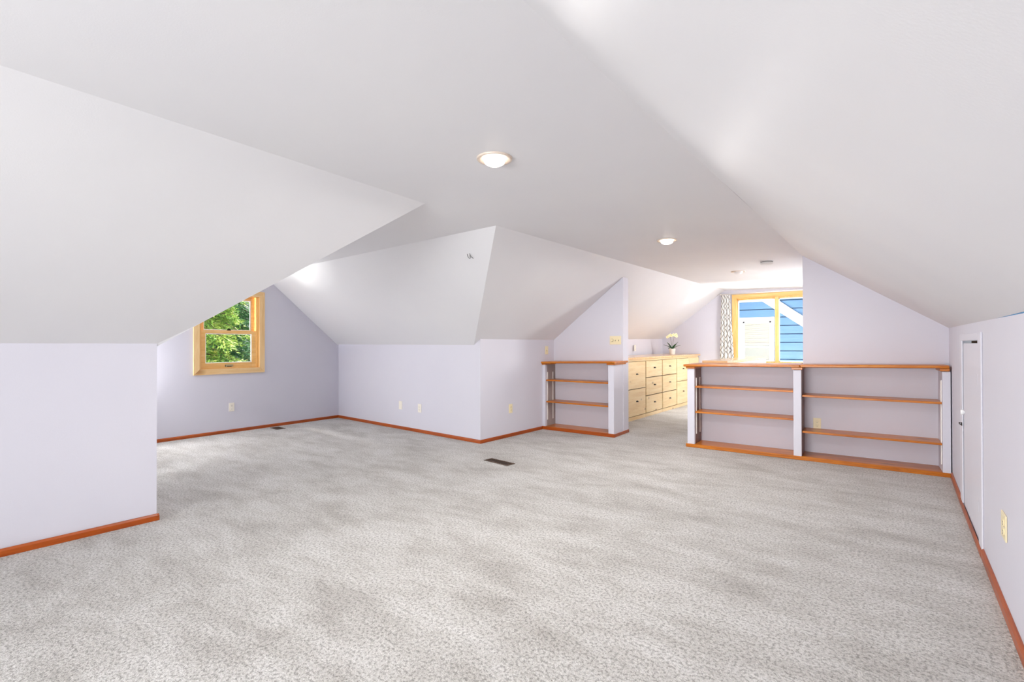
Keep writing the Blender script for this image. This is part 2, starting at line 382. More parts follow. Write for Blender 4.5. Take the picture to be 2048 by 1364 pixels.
holed('wall_back', (-4.03, YN), 0, [(0, 1.222), (1.68, 2.2), (3.175, 2.2), (4.402, 1.29)], (.75, .35, 3.75, 1.68), (0, -.12, 0), 'gable wall behind the camera')

# partitions beside the bookcases
AL, AR = 2.44, 2.87
def loc(o, ang, s, d, z):
    ca, sa = math.cos(R(ang)), math.sin(R(ang)); return (o[0]+s*ca-d*sa, o[1]+s*sa+d*ca, z)
LO, RO = (-3.932, 5.667), (-1.939, 5.73)
P = lambda s, z, d=.29: loc(LO, AL, s, d, z)
o = MB().prism([P(.01, 0), P(1.083, 0), P(1.083, 2.084), P(.01, 1.254)], Vector(loc((0,0), AL, 0, .175, 0))).build('wall_partition_left', M['wall']); struct(o, 'partition wall rising from the left bookcase to the slope', 'wall')
P = lambda s, z, d=.30: loc(RO, AR, s, d, z)
mb = MB()
mb.prism([P(1.15, 0), P(2.33, 0), P(2.333, 1.345), P(1.15, 2.146)], Vector(loc((0,0), AR, 0, .14, 0)))
o = mb.build('wall_partition_right', M['wall']); struct(o, 'partition wall rising from the right bookcase to the ceiling', 'wall')
mb = MB(); mb.prism([P(.0, 0), P(1.15, 0), P(1.15, .945), P(.0, .925)], Vector(loc((0,0), AR, 0, .20, 0)))
o = mb.build('wall_half', M['wall']); struct(o, 'half wall behind the right bookcase', 'wall')
# half wall guarding the stairs with its cap
hw = MB().box(-1.90, 6.30, 0, -1.66, 8.66, .95).build('wall_stair', M['wall']); struct(hw, 'half wall running back towards the wide window', 'wall')
cp = bx('stair_wall_cap', M['pine_top'], None, -1.93, 6.29, .95, -1.63, 8.70, .985, bev=.004)
tag(cp, 'long wooden cap on the half wall running back towards the wide window', 'ledge')

# baseboards
def base(name, A, B, inward, h=.045, t=.014, label=None, m=None):
    A, B, n = Vector((*A, 0)), Vector((*B, 0)), Vector((*inward, 0)).normalized()
    L_ = (B-A).length; e = (B-A).normalized(); o = MB()
    sec = [(0, 0), (t, 0), (t, h*.72), (t*.45, h), (0, h)]
    o.prism([(0, -q[0], q[1]) for q in sec], (L_, 0, 0))
    ob = o.build(name, m or M['red_oak'], None, .0015)
    ang = math.atan2(e.y, e.x)
    # local -y must face inward
    ny = Vector((math.sin(ang), -math.cos(ang), 0))
    if ny.dot(n) < 0: A, B = B, A; ang += math.pi
    ob.location = A; ob.rotation_euler = (0, 0, ang)
    return struct(ob, label, 'baseboard')
base('baseboard_left', (-4.03, YN), (-3.984, 1.132), (1, 0), label='orange stained baseboard along the left knee wall')
base('baseboard_left_return', (-3.972, 1.12), (-7.08, 1.12), (0, 1), label='baseboard on the near side of the dormer')
base('baseboard_window', WL(-.86, 0)[:2], WL(2.54, 0)[:2], (1, 0), .042, label='orange stained baseboard under the small window')
base('baseboard_dormer', (-7.187, 4.517), (-3.937, 4.386), (0, -1), .042, label='orange stained baseboard on the far dormer wall')
base('baseboard_middle', (-3.951, 4.374), (-3.934, 5.655), (1, 0), .042, label='reddish baseboard leading to the left bookcase')
base('baseboard_right', (.371, YN), (.371, 3.775), (-1, 0), .05, label='orange baseboard along the right knee wall')
base('baseboard_right_door', (.366, 3.775), (.366, 4.955), (-1, 0), .035, .010, 'thin baseboard strip under the small door')
base('baseboard_right_far', (.371, 4.955), (.374, 5.825), (-1, 0), .05, label='orange baseboard between small door and bookcase')

# ------------------------------------------------------------------ windows
def casing_frame(root, s0, z0, s1, z1, w, y0, y1, mv, mx, name='casing', bev=.003):
    """four mitred boards around outer rect; local x = along, z = up"""
    bds = [([(s0, z0), (s1, z0), (s1-w, z0+w), (s0+w, z0+w)], mx), ([(s0, z1), (s1, z1), (s1-w, z1-w), (s0+w, z1-w)], mx),
           ([(s0, z0), (s0, z1), (s0+w, z1-w), (s0+w, z0+w)], mv), ([(s1, z0), (s1, z1), (s1-w, z1-w), (s1-w, z0+w)], mv)]
    return [MB().prism([(q[0], y0, q[1]) for q in pl], (0, y1-y0, 0)).build(name, mm, root, bev) for pl, mm in bds]
# dormer double-hung window; local x along the wall (+y), room side is local -y
w1 = empty('window_1', (-7.108, 1.98, 0), 91.78); struct(w1, 'small double-hung wooden window in the dormer wall', 'window')
casing_frame(w1, .412, .800, 1.325, 1.945, .072, -.02, 0.0, M['case_wood'], M['case_wood_x'])
for q in ((.478, 0, .856, .500, .13, 1.885), (1.246, 0, .856, 1.266, .13, 1.885)): bx('jamb', M['win_wood'], w1, q[0], 0, q[2], q[3], .13, q[5])
bx('jamb', M['win_wood_x'], w1, .50, 0, 1.862, 1.246, .13, 1.885)
bx('stool', M['win_wood_x'], w1, .50, 0, .856, 1.246, .13, .874)
bx('track', M['win_wood'], w1, 1.222, .012, .874, 1.246, .028, 1.862)
bx('track', M['win_wood'], w1, .500, .012, .874, .512, .028, 1.862)
def sash(root, s0, z0, s1, z1, y0, y1, w, wb, wt, vin=.016):
    fr = MB(); fr.box(s0, y0, z0, s0+w, y1, z1); fr.box(s1-w, y0, z0, s1, y1, z1); fr.box(s0+w, y0, z0, s1-w, y1, z0+wb); fr.box(s0+w, y0, z1-wt, s1-w, y1, z1)
    f = fr.build('sash', M['win_wood_x'], root, .002)
    a0, a1, c0, c1 = s0+w, s1-w, z0+wb, z1-wt; v = vin
    e = MB(); ym = (y0+y1)/2
    e.box(a0, ym-.008, c0, a0+v, ym+.008, c1); e.box(a1-v, ym-.008, c0, a1, ym+.008, c1); e.box(a0+v, ym-.008, c0, a1-v, ym+.008, c0+v); e.box(a0+v, ym-.008, c1-v, a1-v, ym+.008, c1)
    e.build('glazing_bead', M['vinyl'], f, label='white glazing bead')
    MB().box(a0+.002, ym-.002, c0+.002, a1-.002, ym+.002, c1-.002).build('pane', M['glass'], f)
    return f
lo = sash(w1, .512, .874, 1.222, 1.388, .025, .060, .055, .075, .042, .010)
up_ = sash(w1, .512, 1.352, 1.222, 1.860, .068, .103, .050, .040, .045, .010)
bx('lift_recess', M['slot'], w1, .808, .0225, .895, .912, .0255, .922, bev=0)
lt = MB(); lt.box(.815, .012, .905, .905, .025, .913); lt.box(.815, .010, .893, .828, .025, .925); lt.box(.892, .010, .893, .905, .025, .925); lt.box(.828, .017, .913, .892, .025, .925)
lt.build('sash_lift', M['brass'], w1, .002, label='small metal sash lift')
kb = MB(); kb.box(.84, .03, 1.389, .89, .055, 1.402); kb.box(.85, .025, 1.402, .872, .045, 1.412); kb.build('sash_lock', M['iron'], w1, .002)

# far slider window; room side is local -y
w2 = empty('window_2', (-4.012, YF, 0), 0); struct(w2, 'wide wood-framed sliding window in the far gable wall', 'window')
casing_frame(w2, 1.425, .735, 3.115, 2.165, .065, -.02, 0.0, M['win_wood'], M['win_wood_x'])
bx('jamb', M['win_wood'], w2, 1.485, 0, .80, 1.503, .12, 2.10); bx('jamb', M['win_wood'], w2, 3.037, 0, .80, 3.055, .12, 2.10)
bx('jamb', M['win_wood_x'], w2, 1.503, 0, 2.082, 3.037, .12, 2.10); bx('stool', M['win_wood_x'], w2, 1.503, -.0, .80, 3.037, .12, .818)
bx('mullion', M['win_wood'], w2, 2.185, .005, .818, 2.245, .06, 2.082)
def slider(s0, s1, y0):
    e = MB(); v = .030
    e.box(s0, y0, .818, s0+.012, y0+.03, 2.082); e.box(s1-.012, y0, .818, s1, y0+.03, 2.082); e.box(s0, y0, .818, s1, y0+.03, .850); e.box(s0, y0, 2.055, s1, y0+.03, 2.082)
    f = e.build('sash', M['win_wood'], w2, .002)
    a0, a1, c0, c1 = s0+.012, s1-.012, .85, 2.055
    g_ = MB(); g_.box(a0, y0+.008, c0, a0+.018, y0+.024, c1); g_.box(a1-.018, y0+.008, c0, a1, y0+.024, c1); g_.box(a0, y0+.008, c0, a1, y0+.024, c0+.018); g_.box(a0, y0+.008, c1-.018, a1, y0+.024, c1)
    g_.build('glazing_bead', M['vinyl'], f, label='white glazing bead')
    MB().box(a0+.018, y0+.014, c0+.018, a1-.018, y0+.018, c1-.018).build('pane', M['glass'], f)
slider(1.503, 2.200, .062); slider(2.228, 3.037, .030)

# back window frame (behind the photographer)
w3 = empty('window_3', (-4.03, YN, 0), 0); struct(w3, 'wide window in the gable wall behind the camera', 'window')
casing_frame(w3, .68, .28, 3.82, 1.75, .07, 0.0, .02, M['case_wood'], M['case_wood_x'])
bx('mullion', M['win_wood'], w3, 2.22, -.08, .35, 2.28, -.02, 1.68)

# ------------------------------------------------------------------ small door in the right knee wall; local x -> -y, room side local -y -> -x
d1 = empty('door_1', (.371, 4.955, 0), -90); struct(d1, 'small white painted access door in the right knee wall', 'door')
W_ = M['white']
bx('door_panel', W_, d1, .137, .001, .0, 1.043, .030, 1.198, bev=.003)
bx('door_casing', W_, d1, .0, -.009, .036, .135, 0.0, 1.262, bev=.004)
bx('door_casing', W_, d1, 1.045, -.009, .036, 1.180, 0.0, 1.262, bev=.004)
bx('door_casing', W_, d1, .135, -.009, 1.215, 1.045, 0.0, 1.262, bev=.004)
bx('door_stop', M['gap'], d1, .135, .045, .0, 1.045, .06, 1.215, bev=0, label='dark gap around the door')
o = MB().lathe([(.0, .034), (.014, .034), (.019, .028), (.019, .020), (.010, .014), (.009, .0)], n=20).build('door_knob', M['vinyl'], d1, smooth=True, label='white round knob')
o.rotation_euler = (R(90), 0, 0); o.location = (.215, .012, .705)
lm = MB(); lm.box(.118, -.013, .598, .138, -.009, .622); lm.tube([(.128, -.012, .615), (.133, -.024, .620), (.150, -.024, .612), (.152, -.012, .606)], .003); lm.box(.148, .004, .595, .166, .012, .625)
lm.build('latch', M['iron'], d1, label='dark metal hook latch')
for z in (.96, .22):
    bx('hinge', W_, d1, 1.030, -.010, z, 1.048, .012, z+.06, bev=.002)
d1.location.x = .371

# ------------------------------------------------------------------ bookcases
def standards(root, x, ds, z0, z1):
    for d in ds: bx('shelf_standard', M['metal'], root, x-.004, d, z0, x+.004, d+.014, z1, bev=0, label='slim metal shelf standard')
def tilted(name, m, root, s0, d0, s1, d1_, z0, z1, th, bev=.006):   # board whose top rises from z0 to z1
    v = [(s0, d0, z0-th), (s1, d0, z1-th), (s1, d1_, z1-th), (s0, d1_, z0-th), (s0, d0, z0), (s1, d0, z1), (s1, d1_, z1), (s0, d1_, z0)]
    return MB().add(v, [(3,2,1,0), (4,5,6,7), (0,1,5,4), (1,2,6,5), (2,3,7,6), (3,0,4,7)]).build(name, m, root, bev)
bl = empty('bookcase', (LO[0], LO[1], 0), AL, 'small built-in bookcase with orange wooden shelves below the sloped partition', 'bookcase', 'built-in bookcases')
Wm = M['wall']
bx('post', Wm, bl, -.0, 0, .044, .047, .05, .905)
bx('post', Wm, bl, 1.0, 0, .0, 1.078, .30, .925, bev=.003)
bx('side_panel', M['shade_panel'], bl, .005, .05, .03, .045, .288, .925, bev=0, label='grey side panel with shade in its colour')
bx('back_panel', Wm, bl, .045, .278, .03, 1.0, .289, .94, bev=0)
for z in (.697, .396):
    bx('shelf', M['oak'], bl, .048, .022, z-.02, .998, .276, z, bev=.003)
bx('bottom_shelf', M['oak'], bl, .045, .0, .03, 1.0, .278, .045, bev=.002)
tilted('base_board', M['red_oak'], bl, -.006, -.014, 1.092, 0.0, .044, .044, .044, .003)
bx('base_return', M['red_oak'], bl, 1.078, .0, 0, 1.092, .465, .040, bev=.003)
tb = tilted('top_board', M['oak'], bl, -.018, -.030, 1.083, .289, .949, .973, .026, .008)
bx('top_board_end', M['oak'], bl, 1.0835, -.030, .945, 1.108, .40, .971, bev=.006)
tilted('crown_block', M['oak'], bl, .0, -.016, .056, .28, .924, .926, .020, .003)
tilted('crown_block', M['oak'], bl, .985, -.016, 1.096, .36, .946, .948, .022, .004)
standards(bl, .049, (.052, .20), .13, .80)

br = empty('bookcase', (RO[0], RO[1], 0), AR, 'long built-in bookcase with two bays of orange wooden shelves, beside the small white door', 'bookcase', 'built-in bookcases')
bx('post', Wm, br, .012, 0, .036, .092, .05, .908)
bx('post', Wm, br, 1.086, 0, .036, 1.158, .30, .925)
bx('post', Wm, br, 2.252, 0, .036, 2.300, .30, .942)
bx('post_face', Wm, br, 2.252, -.001, .036, 2.308, .05, .942, bev=0)
bx('side_panel', M['brown'], br, .012, .05, .03, .094, .298, .925, bev=0, label='dark brown wooden side panel')
bx('side_panel', M['brown'], br, 1.158, .004, .04, 1.161, .298, .945, bev=0, label='dark brown wooden side panel')
bx('back_panel', Wm, br, .094, .288, .03, 1.086, .299, .93, bev=0)
bx('back_panel', Wm, br, 1.161, .288, .03, 2.252, .299, .95, bev=0)
for s0, s1, z in ((.096, 1.084, .708), (.096, 1.084, .417), (1.163, 2.250, .667), (1.163, 2.250, .297)):
    bx('shelf', M['oak'], br, s0, .015, z-.02, s1, .286, z, bev=.003)
bx('bottom_shelf', M['oak'], br, .094, .0, .028, 1.086, .288, .040, bev=.002)
bx('bottom_shelf', M['oak'], br, 1.161, .0, .028, 2.252, .288, .040, bev=.002)
tilted('base_board', M['oak'], br, -.004, -.014, 2.304, 0.0, .040, .038, .038, .003)
tilted('top_board', M['oak'], br, -.025, -.032, 1.15, .55, .957, .979, .026, .008)
tilted('top_board', M['oak'], br, 1.1505, -.032, 2.300, .299, .979, 1.000, .026, .008)
tilted('crown_block', M['oak'], br, .0, -.014, .100, .28, .931, .932, .022, .003)
tilted('crown_block', M['oak'], br, 1.070, -.014, 1.170, .286, .952, .953, .024, .003)
tilted('crown_block', M['oak'], br, 2.235, -.014, 2.302, .286, .972, .973, .026, .003)
standards(br, .097, (.058, .21), .15, .80); standards(br, 2.249, (.05,), .10, .86)

# ------------------------------------------------------------------ pine drawer units along the left wall; local x -> +y, front is local -y -> +x
def drawer_unit(y0, w, rows, label, hidden=False):
    r_ = empty('drawer_cabinet', (-3.24, y0, 0), 90, label, 'cabinet', 'pine drawer cabinets along the left wall')
    bx('body', M['gap'], r_, .004, .014, .055, w-.004, .66, .948, bev=0)
    bx('face_frame', M['pine'], r_, .0, .002, .918, w, .0145, .948, bev=.001)
    bx('toe_board', M['pine'], r_, .001, .0, .0, w-.001, .018, .056, bev=.002)
    for z0, z1 in rows:
        d = bx('drawer', M['pine'], r_, .013, -.006, z0, w-.013, .0135, z1, bev=.003)
        h = MB(); c = w/2; z = (z0+z1)/2+.012
        h.add(*cup(c, z)); h.build('pull', M['iron'], d)
    return r_
def cup(c, z):
    vs = []; fs = []; n = 10; m_ = 4
    for i in range(m_+1):
        ph = math.pi/2*i/m_
        for k in range(n+1):
            t = math.pi*k/n
            vs.append((c-.034*math.cos(t)*(.35+.65*math.sin(ph)+.0), -.008-.022*math.sin(t)*math.sin(ph)-.001, z+.016*math.cos(ph)-.004))
    for i in range(m_):
        for k in range(n): fs.append((i*(n+1)+k, i*(n+1)+k+1, (i+1)*(n+1)+k+1, (i+1)*(n+1)+k))
    # back plate
    o_ = len(vs); vs += [(c-.034, -.0085, z-.006), (c+.034, -.0085, z-.006), (c+.034, -.0085, z+.014), (c-.034, -.0085, z+.014)]; fs.append((o_, o_+1, o_+2, o_+3))
    return vs, fs
R2 = [(.066, .481), (.491, .912)]; R3 = [(.066, .338), (.350, .634), (.646, .912)]
drawer_unit(6.215, .70, R3, 'pine drawer cabinet nearest the left partition, mostly hidden by it')
drawer_unit(6.92, .702, R2, 'knotty pine cabinet with two tall drawers right beside the left partition edge')
drawer_unit(7.625, .714, R3, 'knotty pine cabinet with three drawers, next to the two-drawer unit nearest the partition')
drawer_unit(8.343, .698, R3, 'knotty pine cabinet with three drawers, the one farther from the partition')
drawer_unit(9.045, .690, R2, 'yellow pine cabinet with two tall drawers in front of the orchid end')
fp = empty('end_cabinet', (-3.24, 9.739, 0), 90, 'plain pine end cabinet against the far wall', 'cabinet')
bx('body', M['pine'], fp, .0, .012, .055, .601, .66, .948, bev=.001)
bx('end_panel', M['pine'], fp, .006, -.002, .058, .597, .0115, .912, bev=.002); bx('toe_board', M['pine'], fp, 0, 0, 0, .601, .0115, .052, bev=.001)
ct = bx('worktop', M['pine_top'], None, -.66, 0, 0, .035, 4.136, .035, bev=.006); ct.location = (-3.24, 6.205, .9485)
tag(ct, 'long pine worktop across the drawer cabinets', 'worktop')

# ------------------------------------------------------------------ orchid on the worktop
orc = empty('potted_orchid', (-3.53, 9.62, .9838), 0, 'small cream orchid in a white pot on the pine worktop', 'plant')
MB().lathe([(0, 0), (.046, 0), (.050, .004), (.062, .100), (.066, .105), (.066, .112), (.060, .112), (.056, .098), (0, .096)], n=28).build('pot', M['pot'], orc, smooth=True)
MB().lathe([(.001, .097), (.03, .102), (.0555, .099)], n=16).build('potting_bark', M['soil'], orc)
def blade(L_, wid, lift, droop):
    vs = []; fs = []; n = 9
    for i in range(n+1):
        t = i/n; x = L_*t; z = lift*t-droop*t*t; hw_ = wid*math.sin(math.pi*min(1, .12+t*.88))**.7*.5+.001
        vs += [(x, -hw_, z+hw_*.35), (x, 0, z), (x, hw_, z+hw_*.35)]
    for i in range(n):
        for j in range(2): fs.append((i*3+j, i*3+j+1, (i+1)*3+j+1, (i+1)*3+j))
    return vs, fs
for k, (az, L_, lf, dr) in enumerate(((20, .16, .14, .06), (75, .13, .12, .08), (140, .15, .13, .07), (200, .17, .15, .06), (260, .14, .10, .09), (320, .16, .16, .05), (235, .12, .17, .03), (40, .12, .17, .02))):
    o = MB().add(*blade(L_, .042, lf, dr)).build('leaf', M['leaf'], orc, smooth=True); o.rotation_euler = (0, 0, R(az)); o.location = (0, 0, .10)
    s = o.modifiers.new('t', 'SOLIDIFY'); s.thickness = .002
tips = []
for dx, dy, H_ in ((-.035, -.03, .36), (.03, .035, .37)):
    pts = [(dx*.2*t, dy*.2*t, .10+.06*t) for t in (0,)] + [(dx*t**1.5, dy*t**1.5, .10+(H_-.10)*t) for t in (.25, .5, .75, .9)]
    pts += [(dx*1.5, dy*1.5, H_), (dx*2.2, dy*2.2, H_-.012)]
    MB().tube(pts, .0028, 6).build('stem', M['stem'], orc); tips += pts[-4:]
def bloom():
    mb = MB()
    for k in range(5):
        t = 2*math.pi*k/5; ca, sa = math.cos(t), math.sin(t); L_, w_ = (.030, .013) if k % 2 == 0 else (.031, .017)
        q = [(0, 0, 0), (L_*.5, w_, .004), (L_*.9, w_*.6, .001), (L_, 0, -.002), (L_*.9, -w_*.6, .001), (L_*.5, -w_, .004)]
        mb.add([(x*ca-y*sa, x*sa+y*ca, z) for x, y, z in q], [(0, 1, 2, 3), (0, 3, 4, 5)])
    return mb
bmesh_b = bloom()
spots = [(-.05, -.05, .36), (-.075, -.06, .345), (-.03, -.03, .385), (.045, .04, .375), (.07, .06, .36), (.02, .02, .39), (.055, .07, .395), (-.01, .0, .37)]
for i, q in enumerate(spots):
    o = bmesh_b.build('bloom', M['petal'], orc); o.location = q
    o.rotation_euler = Vector((1.0+random.uniform(-.5, .5), -.9+random.uniform(-.5, .5), random.uniform(-.1, .5))).to_track_quat('Z', 'Y').to_euler()
    MB().lathe([(0, .008), (.005, .006), (.006, 0), (0, -.002)], n=8).build('bloom_centre', M['petal_c'], o, smooth=True)

# ------------------------------------------------------------------ curtain, rod
cu = empty('curtain', (-2.69, YF-.085, 0), 0, 'white curtain with grey trellis print hanging left of the wide window', 'curtain')
n, mrows = 72, 26; vs = []; fs = []; uvs = []
for j in range(mrows+1):
    t = j/mrows; z = 2.155-t*2.10; half = .080+.055*min(1, t*1.6)
    for i in range(n+1):
        u = i/n; x = (u-.5)*2*half+(.03*t); y = .020*math.sin(u*math.pi*2*4+.5*math.sin(t*3))*(.7+.5*t)+.006*math.sin(u*23+t*4)
        vs.append((x, y, z)); uvs.append((u*.55, t*2.1))
for j in range(mrows):
    for i in range(n): fs.append((j*(n+1)+i, j*(n+1)+i+1, (j+1)*(n+1)+i+1, (j+1)*(n+1)+i))
me = bpy.data.meshes.new('curtain_panel'); me.from_pydata(vs, [], fs); me.materials.append(M['curtain'])
ul = me.uv_layers.new(name='UVMap')
for lp in me.loops: ul.data[lp.index].uv = uvs[lp.vertex_index]
me.polygons.foreach_set('use_smooth', [True]*len(me.polygons))
co = bpy.data.objects.new('curtain_panel', me); COL.objects.link(co); co.parent = cu
rod = empty('curtain_rod', (-2.78, YF-.085, 2.172), 0, 'thin metal curtain rod above the wide window', 'curtain rod')
MB().tube([(0.01, 0, 0), (1.9, 0, 0)], .008, 10).build('rod', M['metal'], rod, smooth=True)
for x0 in (0, 1.9):
    o = MB().lathe([(0, -.018), (.012, -.013), (.016, 0), (.012, .013), (0, .018)], n=14).build('finial', M['metal'], rod, smooth=True); o.location = (x0, 0, 0)
for x0 in (.175, 1.78): bx('bracket', M['metal'], rod, x0, 0, -.012, x0+.012, .084, .0, bev=0)
for k in range(7):
    o = MB().tube([(0, .013*math.cos(t*math.pi/6), .013*math.sin(t*math.pi/6)) for t in range(13)], .002, 6).build('ring', M['metal'], rod); o.location = (.018+k*.024, 0, -.002)

# ------------------------------------------------------------------ ceiling fixtures
def downlight(x, y, lit, label, rad=.096):
    z = ceil_z(x, y); r_ = empty('recessed_light', (x, y, z), 0, label, 'ceiling light', None)
    MB().lathe([(rad, .0), (rad, -.006), (rad*.96, -.010), (rad*.84, -.008), (rad*.62, -.001), (rad*.60, .004)], n=40).build('trim_ring', M['trim_ring'], r_, smooth=True)
    MB().lathe([(rad*.62, -.002), (rad*.62, -.012), (rad*.54, -.028), (rad*.36, -.038), (.0001, -.044)], n=36).build('lens', M['lens'] if lit else M['lens_off'], r_, smooth=True)
    if lit:
        d = bpy.data.lights.new('lamp', 'AREA'); d.shape = 'DISK'; d.size = .13; d.energy = 19; d.color = (1, .965, .93)
        l = bpy.data.objects.new('lamp', d); COL.objects.link(l); l.parent = r_; l.location = (0, 0, -.050)
    return r_
downlight(-1.701, 2.005, True, 'lit round recessed ceiling light nearest the camera')
downlight(-1.735, 4.60, True, 'smaller lit recessed ceiling light farther along the ceiling')
downlight(-1.73, 7.25, False, 'unlit recessed light near the wide far window')
x, y = -1.20, 6.33; sm = empty('smoke_detector', (x, y, ceil_z(x, y)), 0, 'round white smoke detector on the far ceiling', 'smoke detector')
MB().lathe([(0, 0), (.070, 0), (.070, -.010), (.062, -.012), (.062, -.016), (.068, -.020), (.066, -.036), (.050, -.042), (0, -.043)], n=32).build('housing', M['detector'], sm, smooth=False)
MB().lathe([(.0625, -.0122), (.0655, -.014), (.0625, -.0158)], n=32).build('air_gap', M['slot'], sm)

# ------------------------------------------------------------------ hook wires on the dormer slope
hk = empty('wire_hook', (-3.163, 3.369, 2.033), 0, 'pair of short dark bent wires on the dormer slope', 'hook')
nrm = Vector((.028, .6526, .7572)); dn = -nrm; ux = Vector((1, 0, -.037)).normalized(); vy = nrm.cross(ux)
if vy.z > 0: vy = -vy
q = lambda u, v, w: ux*u+vy*v+dn*w
MB().tube([q(-.020, -.025, 0), q(-.020, -.008, .012), q(-.012, .012, .02), q(.002, .018, .02), q(.012, .008, .02), q(.014, -.012, .015)], .0022, 6).build('wire', M['iron'], hk)
MB().tube([q(.012, -.028, 0), q(.020, -.012, .015), q(.032, .008, .022), q(.040, .022, .02)], .0022, 6).build('wire', M['iron'], hk)

# ------------------------------------------------------------------ floor registers
def register(cx, cy, rz, L_, w_, label):
    r_ = empty('floor_register', (cx, cy, 0), rz, label, 'vent')
    fr = MB(); hL, hw_ = L_/2, w_/2; b_ = .014
    fr.box(-hL, -hw_, .001, hL, -hw_+b_, .006); fr.box(-hL, hw_-b_, .001, hL, hw_, .006); fr.box(-hL, -hw_+b_, .001, -hL+b_, hw_-b_, .006); fr.box(hL-b_, -hw_+b_, .001, hL, hw_-b_, .006)
    fr.build('frame', M['vent'], r_, .001)
    bx('duct_opening', M['duct'], r_, -hL+b_, -hw_+b_, .0005, hL-b_, hw_-b_, .0015, bev=0)
    for k in range(11):
        x = -hL+b_+(L_-2*b_)*(k+.5)/11
        MB().box(x-.003, -hw_+b_, .0016, x+.003, hw_-b_, .005).build('slat', M['vent'], r_)
    return r_
register(-3.18, 3.812, -5.5, .335, .115, 'dark brown floor register in the middle of the carpet')
register(-6.955, 3.405, -2, .215, .125, 'dark floor register under the small window by the baseboard')

# ------------------------------------------------------------------ outlets and switches; local -y faces the room
def plate(loc_, rz, label, kind='duplex', gang=1, col='almond', cat='outlet'):
    r_ = empty('wall_outlet' if cat == 'outlet' else 'light_switch', loc_, rz, label, cat)
    w_ = .035+.023*(gang-1)
    bx('cover_plate', M[col], r_, -w_, -.006, -.0575, w_, 0, .0575, bev=.002)
    kinds = kind if isinstance(kind, list) else [kind]
    for gi, kd in enumerate(kinds):
        cx = (gi-(len(kinds)-1)/2)*.046
        if kd == 'duplex':
            for zc in (.020, -.020):
                f = MB().lathe([(0, 0), (.0165, 0), (.0165, .003), (.015, .004), (0, .004)], n=20).build('receptacle', M[col], r_); f.rotation_euler = (R(90), 0, 0); f.location = (cx, -.006, zc)
                s_ = MB(); s_.box(-.0075, .001, .004, -.0050, .0075, .0046); s_.box(.0050, .001, .004, .0070, .0065, .0046); s_.box(-.0025, -.0095, .004, .0025, -.0045, .0046)
                s_.build('slots', M['slot'], f)
            bx('screw', M['metal'], r_, cx-.002, -.0068, -.002, cx+.002, -.006, .002, bev=0)
        elif kd == 'toggle':
            bx('toggle', M[col], r_, cx-.004, -.016, -.004, cx+.004, -.006, .012, bev=.001)
            bx('toggle_slot', M['slot'], r_, cx-.0055, -.0066, -.012, cx+.0055, -.006, .012, bev=0)
        elif kd == 'dial':
            f = MB().lathe([(.0, 0), (.017, 0), (.0165, .010), (.014, .014), (0, .014)], n=24).build('dimmer_knob', M[col], r_, smooth=False); f.rotation_euler = (R(90), 0, 0); f.location = (cx, -.006, 0)
            g_ = MB().lathe([(.0165, .0), (.0195, .0), (.0195, .0006), (.0165, .0006)], n=24).build('dial_groove', M['slot'], r_); g_.rotation_euler = (R(90), 0, 0); g_.location = (cx, -.0062, 0)
        elif kd == 'jack':
            bx('jack', M['slot'], r_, cx-.005, -.0068, -.005, cx+.005, -.006, .005, bev=0)
        for zc in ((.045, -.045) if kd != 'duplex' else ()):
            bx('screw', M['metal'], r_, cx-.002, -.0068, zc-.002, cx+.002, -.006, zc+.002, bev=0)
    return r_
plate(WL(.882, .345), 91.78, 'duplex outlet low on the wall under the small window', col='ivory')
pd = lambda s, z: (-7.187+s*math.cos(R(-2.3)), 4.517+s*math.sin(R(-2.3)), z)
plate(pd(1.665, .335), -2.3, 'pale blank cover plate on the dormer far wall', 'blank', col='ivory', cat='outlet')
plate(pd(2.09, .328), -2.3, 'duplex outlet on the dormer far wall, right of the blank plate', col='ivory')
plate((-3.943, 4.958, .362), 89.15, 'almond duplex outlet low on the knee wall between dormer and left bookcase')
plate((-3.931, 5.769-.0, 1.107), 89.15, 'almond switch plate just above the left end of the small bookcase', 'toggle', cat='switch')
plate(loc(LO, AL, .975, .2895, 1.245), AL, 'almond three-gang switch plate on the left partition', ['dial', 'toggle', 'toggle'], 3, cat='switch')
plate((-3.948, 8.79, 1.115), 91.1, 'white outlet on the low wall behind the pine worktop', 'duplex', col='ivory')
plate(loc(RO, AR, 1.277, .2875, .348), AR, 'almond duplex outlet inside the right bay of the long bookcase, above the lower shelf')
plate((.3705, 3.078, .382), -90, 'almond two-gang outlet plate low on the right knee wall', ['blank', 'duplex'], 2)

# ------------------------------------------------------------------ neighbour's house beyond the far window
nh = empty('neighbour_house', (0, 13, 0), 0, 'blue clapboard house with white trim beyond the wide far window', 'house')
MB().box(-6, .02, -3, 3, .3, 3.4).build('joint_shade_backing', M['joint_shade'], nh)  # backing coloured dark so the board joints look shaded
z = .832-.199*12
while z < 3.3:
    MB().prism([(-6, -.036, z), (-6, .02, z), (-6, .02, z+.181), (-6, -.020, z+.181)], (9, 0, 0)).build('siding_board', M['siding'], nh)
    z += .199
rk = lambda x: 2.209-(x+2.561)*.748
MB().prism([(-3.4, -.07, rk(-3.4)), (-.6, -.07, rk(-.6)), (-.6, -.07, rk(-.6)+.225), (-3.4, -.07, rk(-3.4)+.30)], (0, .045, 0)).build('rake_board', M['outwhite'], nh, .004)
MB().prism([(-3.2, -.10, rk(-3.2)+.235), (-.6, -.10, rk(-.6)+.17), (-.6, -.10, rk(-.6)+.215), (-3.2, -.10, rk(-3.2)+.30)], (0, .035, 0)).build('rake_trim', M['outwhite'], nh, .004)
bx('soffit_board', M['outwhite'], nh, -5, -.11, 2.203, -2.52, -.036, 2.55, bev=.004)
